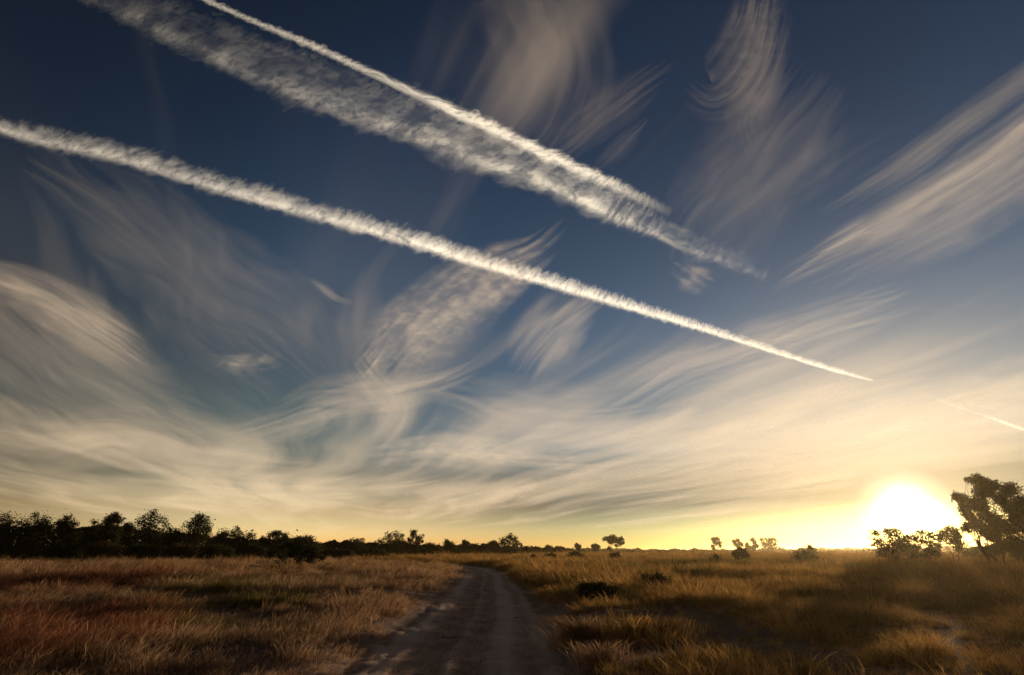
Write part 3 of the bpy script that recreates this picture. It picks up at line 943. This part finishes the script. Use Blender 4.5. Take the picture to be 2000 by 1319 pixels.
# shrubs out in the grass
SHRUBS = [
    ('forked dark shrub with bare lower branches in the left field', 570, 49, 1052, 118, dict(leaves=4200, loose=.35, cl=[(532, 1084, 9), (545, 1072, 12), (560, 1064, 11), (576, 1068, 13), (594, 1064, 13), (608, 1072, 13), (620, 1082, 9), (600, 1082, 11), (576, 1082, 9), (634, 1090, 5), (552, 1092, 8), (592, 1094, 9), (614, 1095, 8)], stems=7, fork=.3, base=True)),
    ('dark bush beneath the lone umbrella tree', 1202, 118, 1079, 30, dict(low=.0)),
    ('dark bush at the left of the far track verge', 1074, 128, 1080, 30, dict(low=.0)),
    ('long dark bush right of the far track verge', 1124, 130, 1078, 46, dict(low=.0, clumps=18)),
    ('small dark bush where the track bends away', 1040, 110, 1084, 16, dict(low=.0)),
    ('low dark shrub beside the bend of the track', 985, 78, 1091, 40, dict(low=.0)),
    ('smaller low shrub at the bend of the track', 944, 84, 1094, 22, dict(low=.0)),
    ('upright shrub below the pair of small horizon trees', 1446, 88, 1070, 34, dict(low=.0, stems=4)),
    ('wide twiggy shrub left of the sun', 1572, 76, 1068, 72, dict(low=.02, stems=6, clumps=20, loose=.45)),
    ('small round shrub behind the wide twiggy one', 1585, 160, 1065, 18, dict(low=.0)),
    ('large black shrub mound in the right field near the track', 1163, 21.3, 1136, 108, dict(low=.0, clumps=26, cr=.2, leaves=9000, leaf=.04)),
    ('dark green shrub right of the black mound', 1274, 27, 1118, 72, dict(low=.0, clumps=20, cr=.22, leaves=6000, leaf=.045)),
    ('faint thin shrub left of the upright one', 1395, 84, 1082, 26, dict(low=.0, loose=.5, leaves=500)),
]
for i, (lab, px, Y, top, wpx, kw) in enumerate(SHRUBS):
    kw = dict(kw)
    kw.pop('base', None)
    plant('shrub', lab, 'shrub', GS, px, Y, top, wpx, 300 + i, **{**dict(leaves=1600, clumps=14, cr=.25, fork=.15, stems=3, wood='stem', foliage='foliage'), **kw})
# lone trees on the horizon
LONE = [
    ('tiny round tree left of the small double crowned tree', 1129, 330, 1063, 10, 1, [(1128, 1066, 4), (1131, 1068, 4), (1129, 1071, 4)]),
    ('small double crowned tree left of the umbrella tree', 1163, 330, 1064, 17, 2, [(1159, 1068, 4), (1164, 1067, 4), (1168, 1069, 4), (1163, 1072, 5)]),
    ('umbrella shaped tree on two thin trunks on the horizon', 1200, 330, 1047, 42, 2, [(1185, 1053, 4.5), (1191, 1052, 5), (1198, 1051, 6), (1205, 1056, 5.5), (1213, 1053, 5), (1217, 1060, 3.5), (1211, 1062, 4), (1197, 1058, 5), (1205, 1065, 3), (1189, 1058, 3), (1190, 1072, 3), (1193, 1075, 3)]),
    ('leftmost of the group of horizon trees, with a light gap at its foot', 1399, 420, 1050, 24, 2, [(1396, 1054, 4.5), (1403, 1054, 4.5), (1399, 1060, 5), (1406, 1061, 4), (1392, 1067, 3.5), (1408, 1067, 3), (1393, 1072, 3)]),
    ('slanting small tree second in the group of horizon trees', 1441, 420, 1054, 21, 1, [(1436, 1059, 4), (1442, 1057, 4), (1446, 1062, 4), (1439, 1064, 4), (1450, 1066, 2.5), (1442, 1069, 3)]),
    ('low squat tree third in the group of horizon trees', 1463, 420, 1060, 18, 2, [(1462, 1064, 3.5), (1459, 1069, 4), (1467, 1070, 4.5), (1462, 1073, 5), (1472, 1073, 4)]),
    ('slender two tiered tree fourth in the group of horizon trees', 1476, 424, 1051, 14, 1, [(1474, 1055, 4), (1475, 1060, 4), (1478, 1067, 4), (1482, 1067, 2.5), (1474, 1068, 3)]),
    ('wide square tree rightmost in the group of horizon trees', 1503, 420, 1050, 34, 3, [(1491, 1055, 4), (1498, 1053, 4), (1507, 1055, 5), (1515, 1054, 4.5), (1493, 1062, 5), (1503, 1062, 7), (1514, 1063, 5), (1496, 1070, 6), (1508, 1071, 7), (1516, 1070, 4), (1503, 1076, 9), (1525, 1073, 5)]),
]
for i, (lab, px, Y, top, wpx, st, cl) in enumerate(LONE):
    plant('tree', lab, 'tree', GL, px, Y, top, wpx, 400 + i, leaves=160 * len(cl) + 200, leaf=.5, cl=cl, stems=st, fork=.3, loose=.06, yscale=.5)
# bushes in front of the sun and the big tree at the right edge
plant('bush', 'spiky bush glowing at the left edge of the sun', 'bush', 'bushes below the sun', 1738, 68, 1031, 74, 500, leaves=3900, loose=.3, leaf=.12, stems=4, fork=.25, wood='stem', foliage='foliage',
      cl=[(1716, 1042, 8), (1732, 1036, 6), (1742, 1042, 10), (1757, 1040, 9), (1722, 1056, 10), (1740, 1060, 15), (1760, 1058, 12), (1708, 1064, 5), (1728, 1076, 15), (1752, 1078, 16), (1768, 1072, 10)])
plant('bush', 'backlit bush directly under the sun', 'bush', 'bushes below the sun', 1782, 74, 1040, 40, 501, leaves=2250, loose=.3, leaf=.12, stems=3, fork=.2, wood='stem', foliage='foliage',
      cl=[(1776, 1052, 9), (1790, 1050, 8), (1772, 1066, 11), (1790, 1066, 9), (1780, 1082, 13)])
plant('bush', 'narrow upright bush right of the sun', 'bush', 'bushes below the sun', 1814, 72, 1033, 38, 502, leaves=2250, loose=.3, leaf=.12, stems=3, fork=.2, wood='stem', foliage='foliage',
      cl=[(1812, 1040, 8), (1818, 1048, 9), (1806, 1054, 9), (1816, 1064, 11), (1808, 1078, 12), (1822, 1080, 10)])
plant('tree', 'small gnarled tree between the narrow bush and the big tree', 'tree', GL, 1862, 78, 1028, 58, 503, leaves=3150, loose=.3, leaf=.13, stems=2, fork=.3,
      cl=[(1866, 1034, 7), (1854, 1040, 10), (1872, 1042, 10), (1880, 1036, 6), (1842, 1046, 6), (1850, 1054, 8), (1866, 1054, 12), (1880, 1050, 7), (1846, 1066, 6), (1864, 1068, 12), (1872, 1060, 8)])
plant('tree', 'big leafy tree at the right edge, reaching above the sun', 'tree', None, 1966, 62, 928, 170, 504, leaves=42000, leaf=.115, stems=5, fork=.22, loose=.05, yscale=.7, hang=.5,
      cl=[(1950, 936, 9), (1958, 944, 10), (1924, 942, 8), (1912, 939, 4), (1932, 958, 12), (1948, 962, 13), (1914, 966, 9), (1896, 976, 10), (1884, 974, 4), (1908, 992, 13), (1930, 984, 14), (1952, 986, 14),
          (1970, 966, 9), (1986, 950, 10), (1996, 948, 10), (1980, 974, 13), (1900, 1012, 8), (1894, 1030, 10), (1912, 1040, 9), (1924, 1020, 11), (1946, 1012, 14), (1968, 1004, 16), (1990, 992, 16),
          (2010, 960, 16), (2022, 985, 18), (1934, 1048, 9), (1956, 1040, 15), (1978, 1034, 18), (2004, 1026, 20), (2026, 1030, 20), (1962, 1066, 14), (1984, 1066, 18), (2010, 1064, 20), (1938, 1004, 12), (1922, 1004, 10), (1946, 1030, 12), (1962, 1022, 13), (1936, 1070, 9), (1974, 1088, 13), (2000, 1090, 18), (2024, 1088, 18)])
plant('bush', 'dark bush behind the foot of the big right tree', 'bush', None, 1916, 96, 1066, 74, 505, leaves=2600, clumps=16, cr=.22, low=.0, fork=.12, stems=3, wood='stem', foliage='foliage')

# far scrub that closes the horizon
def far_scrub():
    rng = np.random.default_rng(91)
    VV = []
    for Y, h, x0, x1, n, ls in ((640, 3.0, 1020, 2150, 15000, .9), (900, 6.2, 1560, 2150, 9000, 1.3), (460, 3.6, -160, 1120, 9000, .9), (900, 5.0, -160, 1250, 8000, 1.3), (300, 1.6, 1000, 1750, 5000, .5)):
        px = rng.uniform(x0, x1, n)
        yy = Y * rng.uniform(.94, 1.06, n)
        hh = h * (.35 + 1.1 * fbm(px / 14., px * 0 + Y, 6, 4)) * (.6 + .7 * fbm(px / 90., px * 0 + Y * 2, 7, 2))
        z = hh * rng.random(n) ** .7
        P = np.stack([gx(px, yy), yy, z + ground_h(gx(px, yy), yy, px * 0 + 99)], -1)
        a = rng.normal(size=(n, 3))
        a /= np.linalg.norm(a, axis=1)[:, None]
        b = np.cross(a, rng.normal(size=(n, 3)))
        b /= np.linalg.norm(b, axis=1)[:, None]
        s_ = (ls * rng.uniform(.6, 1.5, n))[:, None]
        VV.append(np.stack([P - a * s_, P + b * s_ * .6, P + a * s_, P - b * s_ * .6], 1).reshape(-1, 3))
    V = np.vstack(VV)
    tag(put('distant_scrub', mesh_np('distant_scrub', V, np.arange(len(V)).reshape(-1, 4), M_LEAF)), 'dark low scrub closing the horizon', 'scrub', kind='stuff')


far_scrub()


def thicket():
    """the mass of foliage that closes the wood behind its front trees"""
    rng = np.random.default_rng(77)
    n = 60000
    px = rng.uniform(-140, 1010, n)
    Y = np.interp(px, [-140, 300, 600, 760, 1010], [108, 112, 130, 172, 235]) * rng.uniform(.97, 1.12, n)
    top = np.interp(px, [-140, 0, 100, 200, 330, 420, 500, 600, 700, 850, 1010], [1022, 1024, 1030, 1028, 1040, 1050, 1054, 1056, 1060, 1066, 1071])
    top = top + 16 * (fbm(px / 26., px * 0 + 1, 78, 4) - .42)
    h = gz(1075, Y) + (gz(top, Y) - gz(1075, Y))
    z = h * rng.random(n) ** .75
    P = np.stack([gx(px, Y), Y, z], -1)
    a = rng.normal(size=(n, 3))
    a /= np.linalg.norm(a, axis=1)[:, None]
    b = np.cross(a, rng.normal(size=(n, 3)))
    b /= np.linalg.norm(b, axis=1)[:, None]
    s_ = (.0019 * Y * rng.uniform(.6, 1.5, n))[:, None]
    V = np.stack([P - a * s_, P + b * s_ * .5, P + a * s_, P - b * s_ * .5], 1).reshape(-1, 3)
    tag(put('thicket', mesh_np('thicket', V, np.arange(len(V)).reshape(-1, 4), M_LEAF)), 'dense dark thicket filling the wood behind the front trees', 'thicket', kind='stuff')


thicket()

# ------------------------------------------------------------------ grass
def blade_tuft(rng, n, h, spread, curve, width, lean=(0, 0), heads=0.0, segs=4, broad=False):
    """one tuft: n curved tapering blades (and some seed heads) from a small foot"""
    VV, FF, n0 = [], [], 0
    for i in range(n):
        a = rng.uniform(0, 6.283)
        r = abs(rng.normal()) * spread * .5
        base = np.array([math.cos(a) * r, math.sin(a) * r, -.03])
        hh = h * rng.uniform(.45, 1.15)
        d = np.array([math.cos(a) + rng.normal() * .6, math.sin(a) + rng.normal() * .6]) * rng.uniform(.15, 1.0) * curve * hh + np.array(lean) * hh
        t = np.linspace(0, 1, segs + 1)
        P = np.stack([base[0] + d[0] * t ** 1.8, base[1] + d[1] * t ** 1.8, base[2] + hh * (t - .18 * curve * t ** 3)], -1)
        side = np.array([-math.sin(a + 1.1), math.cos(a + 1.1), 0.0])
        w = width * rng.uniform(.6, 1.3) * (1 - t ** (1.5 if not broad else 3)) + .0006
        if rng.random() < heads:
            w[-2] = width * rng.uniform(1.2, 2.2)
        V = np.stack([P - side * w[:, None], P + side * w[:, None]], 1).reshape(-1, 3)
        k = np.arange(segs) * 2
        VV.append(V)
        FF.append(np.stack([k, k + 1, k + 3, k + 2], -1) + n0)
        n0 += len(V)
    return np.vstack(VV), np.vstack(FF)


def tuft_set(name, mat, kinds, seed):
    """hidden library of tufts that the grass sheet scatters"""
    rng = np.random.default_rng(seed)
    col = bpy.data.collections.new(name)
    for k in kinds:
        me = mesh_np(name, *blade_tuft(rng, **k), mat)
        col.objects.link(bpy.data.objects.new('grass_blades', me))
    return col


def scatter(name, label, cat, col, nvar, pts, scale, mat, seed):
    """grass that nobody could count: one sheet of points, each carrying a tuft"""
    rng = np.random.default_rng(seed)
    n = len(pts)
    me = bpy.data.meshes.new(name)
    me.vertices.add(n)
    me.vertices.foreach_set('co', np.ascontiguousarray(pts, np.float32).ravel())
    a = me.attributes.new('tuft_scale', 'FLOAT', 'POINT')
    a.data.foreach_set('value', scale.astype(np.float32))
    a = me.attributes.new('tuft_turn', 'FLOAT_VECTOR', 'POINT')
    rot = np.stack([rng.normal(size=n) * .2, rng.normal(size=n) * .2, rng.normal(size=n) * 1.0], -1)
    a.data.foreach_set('vector', rot.astype(np.float32).ravel())
    a = me.attributes.new('tuft_kind', 'INT', 'POINT')
    a.data.foreach_set('value', rng.integers(0, nvar, n).astype(np.int32))
    me.materials.append(mat)
    o = put(name, me)
    ng = bpy.data.node_groups.new(name, 'GeometryNodeTree')
    ng.interface.new_socket('Geometry', in_out='INPUT', socket_type='NodeSocketGeometry')
    ng.interface.new_socket('Geometry', in_out='OUTPUT', socket_type='NodeSocketGeometry')
    N, L = ng.nodes, ng.links
    gi, go = N.new('NodeGroupInput'), N.new('NodeGroupOutput')
    ci = N.new('GeometryNodeCollectionInfo')
    ci.inputs['Collection'].default_value = col
    ci.inputs['Separate Children'].default_value = True
    ci.inputs['Reset Children'].default_value = True
    ip = N.new('GeometryNodeInstanceOnPoints')
    ip.inputs['Pick Instance'].default_value = True

    def named(nm, ty):
        q = N.new('GeometryNodeInputNamedAttribute')
        q.data_type = ty
        q.inputs['Name'].default_value = nm
        return q.outputs['Attribute']
    L.new(gi.outputs[0], ip.inputs['Points'])
    L.new(ci.outputs[0], ip.inputs['Instance'])
    L.new(named('tuft_kind', 'INT'), ip.inputs['Instance Index'])
    L.new(named('tuft_turn', 'FLOAT_VECTOR'), ip.inputs['Rotation'])
    L.new(named('tuft_scale', 'FLOAT'), ip.inputs['Scale'])
    L.new(ip.outputs[0], go.inputs[0])
    md = o.modifiers.new('tufts', 'NODES')
    md.node_group = ng
    return tag(o, label, cat, kind='stuff')


def T(n, h, spread, curve, width, lean=(.0, .0), heads=0., **k):
    return dict(n=n, h=h, spread=spread, curve=curve, width=width, lean=lean, heads=heads, **k)


WIND = (.28, -.05)
SET_STRAW = tuft_set('straw_tufts', M_STRAW, [T(59, .27, .36, .9, 0.0034, WIND, .3), T(48, .34, .32, .7, 0.0031, WIND, .4), T(67, .21, .42, 1.2, 0.0037, WIND, .1), T(35, .42, .28, .6, 0.0027, WIND, .6),
                                              T(59, .25, .42, 1.3, 0.0036, (.1, .1), .2), T(40, .3, .4, 1.5, 0.0030, (-.2, .1), .3)], 1)
SET_RED = tuft_set('red_tufts', M_RED, [T(62, .37, .34, .7, 0.0028, WIND, .45), T(48, .45, .30, .55, 0.0025, WIND, .6), T(64, .28, .38, 1.0, 0.0033, WIND, .2)], 2)
SET_GREEN = tuft_set('green_tufts', M_GREEN, [T(48, .32, .28, .7, 0.0052, (.1, 0), .0, broad=True), T(40, .40, .26, .6, 0.0044, (.1, 0), .2, broad=True), T(56, .24, .34, 1.0, 0.0059, (0, 0), 0, broad=True)], 3)
SET_GOLD = tuft_set('golden_tufts', M_GOLD, [T(64, .26, .38, 1.1, 0.0031, (-.12, -.05), .2), T(54, .33, .34, .9, 0.0028, (-.16, -.06), .35), T(72, .20, .46, 1.4, 0.0034, (-.05, 0), .1),
                                             T(40, .40, .28, .7, 0.0025, (-.12, -.05), .5)], 4)


def grass():
    rng = np.random.default_rng(17)
    XY = []
    for r0, r1, dens in ((4.5, 14, 24.0), (14, 26, 15), (26, 48, 8), (48, 90, 3), (90, 170, 1.), (170, 330, .25)):
        ang = R(47)
        area = ang * (r1 * r1 - r0 * r0)
        n = int(area * dens)
        r = np.sqrt(rng.uniform(r0 * r0, r1 * r1, n))
        a = rng.uniform(-ang, ang, n)
        XY.append(np.stack([r * np.sin(a), r * np.cos(a), r], -1))
    P = np.vstack(XY)
    x, y, r = P.T
    off, _ = track_off(x, y)
    left = off < 0
    # keep off the track, sparse and short on its verge
    edge = np.abs(off) + (fbm(x / .9, y / .9, 61, 3) - .5) * 1.3
    keep = rng.random(len(x)) < sstep(1.35, 2.5, edge)
    # tussocks: clotted on the right, evener on the left
    lump = fbm(x / 2.2, y / 2.2, 63, 3)
    lump2 = fbm(x / 6.5, y / 6.5, 64, 2)
    keep &= rng.random(len(x)) < np.where(left, .55 + .9 * sstep(.32, .6, lump), .45 + .8 * sstep(.36, .6, lump * .6 + lump2 * .4))
    sc_ = np.where(left, .62 + .9 * sstep(.3, .7, lump) * (.5 + lump2), .5 + 1.35 * sstep(.34, .68, lump * .55 + lump2 * .5))
    sc_ *= .42 + .58 * sstep(1.7, 3.8, edge)
    sc_ *= rng.uniform(.75, 1.25, len(x)) * (.56 + .26 * sstep(7, 15, r) + .68 * sstep(14, 60, r) + .7 * sstep(80, 200, r))

    def zone(pts, rad):
        w = np.zeros(len(x))
        for px, py, k in pts:
            X, Y = ground_at(px, py)
            w = np.maximum(w, k * np.exp(-((x - X) ** 2 + ((y - Y) * .7) ** 2) / (rad * (.35 + .045 * Y)) ** 2))
        return w
    jit = (fbm(x / 1.6, y / 1.6, 66, 3) - .5) * 1.3 + rng.normal(size=len(x)) * .17
    wr = zone([(50, 1150, .9), (150, 1158, .9), (70, 1215, 1), (150, 1240, .9), (20, 1290, .7), (250, 1145, .5)], 2.4) + jit * .9
    wg = zone([(330, 1150, .55), (420, 1165, .7), (500, 1180, .62), (230, 1215, .65), (300, 1240, .55), (620, 1140, .5), (1290, 1120, .8), (1360, 1108, 1), (1480, 1104, 1), (1560, 1112, .8), (1200, 1108, .6)], 2.2) + jit * .9
    kind = np.where(left, 0, 3)
    kind = np.where(wr > .5, 1, kind)
    kind = np.where((wg > .55) & (wg > wr), 2, kind)
    kind = np.where(~left & (rng.random(len(x)) < .10), 2, kind)
    kind = np.where(left & (y > 40) & (rng.random(len(x)) < .3), 3, kind)
    z = ground_h(x, y, off)
    pts = np.stack([x, y, z], -1)
    for k, nm, lab, col, nv, mt in ((0, 'straw_grass', 'pale dry straw grass covering the left field', SET_STRAW, 6, M_STRAW), (1, 'red_grass', 'rust red dry grass patches in the left field', SET_RED, 3, M_RED),
                                    (2, 'green_weeds', 'olive green weeds growing among the dry grass', SET_GREEN, 3, M_GREEN), (3, 'golden_grass', 'golden brown tussocky grass covering the right field', SET_GOLD, 4, M_GOLD)):
        q = keep & (kind == k)
        scatter(nm, lab, 'grass', col, nv, pts[q], sc_[q], mt, 70 + k)
    return int(keep.sum())


N_TUFTS = grass()

# single big tussocks that stand out of the right field
def tussock(label, px, py, w, h, seed, mat, lean, n=520):
    rng = np.random.default_rng(seed)
    X, Y = ground_at(px, py)
    z = float(ground_h(np.array([X]), np.array([Y]))[0])
    mp = Y / CT / F_PX
    V, Fc = blade_tuft(rng, n // 2, h, w * .75, 1.0, .0042, lean, .3)
    V[:, 1] *= .8
    o = put('grass_tussock', mesh_np('grass_tussock', V, Fc, mat), loc=(X, Y, z))
    tag(o, label, 'grass', 'big tussocks in the right field')


tussock('bright orange grass tussock right of the track in the foreground', 1140, 1262, .8, .5, 1, M_STRAW, (-.3, 0), 1500)
tussock('second bright tussock in front of the orange one', 1172, 1315, .6, .42, 2, M_STRAW, (-.1, 0), 1100)
tussock('pale tussock at the track edge left of the black shrub mound', 1090, 1172, .9, .5, 3, M_GOLD, (-.2, 0), 900)
tussock('long golden tussock in the middle of the right field', 1400, 1172, 1.4, .62, 4, M_GOLD, (-.3, 0), 1600)
tussock('glowing golden tussock below the sunlit haze', 1530, 1180, 1.3, .6, 5, M_GOLD, (-.3, 0), 1400)
tussock('brown tussock right of the foreground orange one', 1300, 1250, .9, .42, 6, M_GOLD, (-.25, 0), 1300)

# a few dead sticks on the track
def stick(label, px, py, L, ang, seed):
    rng = np.random.default_rng(seed)
    X, Y = ground_at(px, py)
    z = float(ground_h(np.array([X]), np.array([Y]), np.array([0.]))[0]) + .012
    t = np.linspace(0, 1, 7)
    P = np.stack([(t - .5) * L, rng.normal(size=7) * L * .05, .012 + rng.random(7) * .015], -1)
    V, Fc = tube(P, .009 * (1.2 - t))
    V2, F2 = tube(np.stack([P[3], P[3] + np.array([.12 * L, .16 * L, .02])]), np.array([.006, .003]))
    o = put('dead_stick', mesh_np('dead_stick', np.vstack([V, V2]), np.vstack([Fc, F2 + len(V)]), M_TWIG, True), loc=(X, Y, z))
    o.rotation_euler = (0, 0, ang)
    tag(o, label, 'stick', 'dead sticks on the track')


stick('longer dead stick lying across the left half of the track', 884, 1243, .5, .15, 1)
stick('short dead stick at the left rim of the track', 856, 1212, .3, .5, 2)
stick('tiny dead stick in the right wheel rut', 1012, 1205, .25, -.2, 3)

# gravel and clods strewn over the track
def gravel():
    rng = np.random.default_rng(55)
    n = 9000
    u = 6 + 44 * rng.random(n) ** 1.6
    cx = np.interp(u, TR[:, 1], TR[:, 0])
    off = np.clip(rng.normal(size=n) * 1.1, -2.2, 2.2)
    z = ground_h(cx + off, u, off)
    r = .006 + .016 * rng.random(n) ** 4
    P = np.array([(1, 0, 0), (-1, 0, 0), (0, 1, 0), (0, -1, 0), (0, 0, .8), (0, 0, -.8)], float)
    Fc = np.array([(0, 2, 4), (2, 1, 4), (1, 3, 4), (3, 0, 4), (2, 0, 5), (1, 2, 5), (3, 1, 5), (0, 3, 5)])
    V = P[None] * r[:, None, None] * rng.uniform(.6, 1.3, (n, 6, 1)) + np.stack([cx + off, u, z + .004], -1)[:, None, :]
    Fa = (np.arange(n) * 6)[:, None, None] + Fc[None]
    tag(put('gravel', mesh_np('gravel', V.reshape(-1, 3), Fa.reshape(-1, 3), M_TRACK)), 'small stones and clods strewn over the dirt track', 'gravel', kind='stuff')


gravel()

# ------------------------------------------------------------------ dusty air over the plain
def haze():
    m, t, N, L = new_mat('dusty_air')
    out = N.new('ShaderNodeOutputMaterial')
    pv = N.new('ShaderNodeVolumePrincipled')
    pv.inputs['Color'].default_value = (.99, .74, .38, 1)
    pv.inputs['Density'].default_value = .00014
    pv.inputs['Anisotropy'].default_value = .79
    L.new(pv.outputs[0], out.inputs['Volume'])
    x, y0, y1, z0, z1 = 6500., -300., 6500., -2.5, 13.0
    V = np.array([(-x, y0, z0), (x, y0, z0), (x, y1, z0), (-x, y1, z0), (-x, y0, z1), (x, y0, z1), (x, y1, z1), (-x, y1, z1)])
    Fc = np.array([(0, 3, 2, 1), (4, 5, 6, 7), (0, 1, 5, 4), (1, 2, 6, 5), (2, 3, 7, 6), (3, 0, 4, 7)])
    tag(put('haze', mesh_np('haze', V, Fc, m)), 'golden dusty air hanging over the plain', 'haze', kind='stuff')


haze()
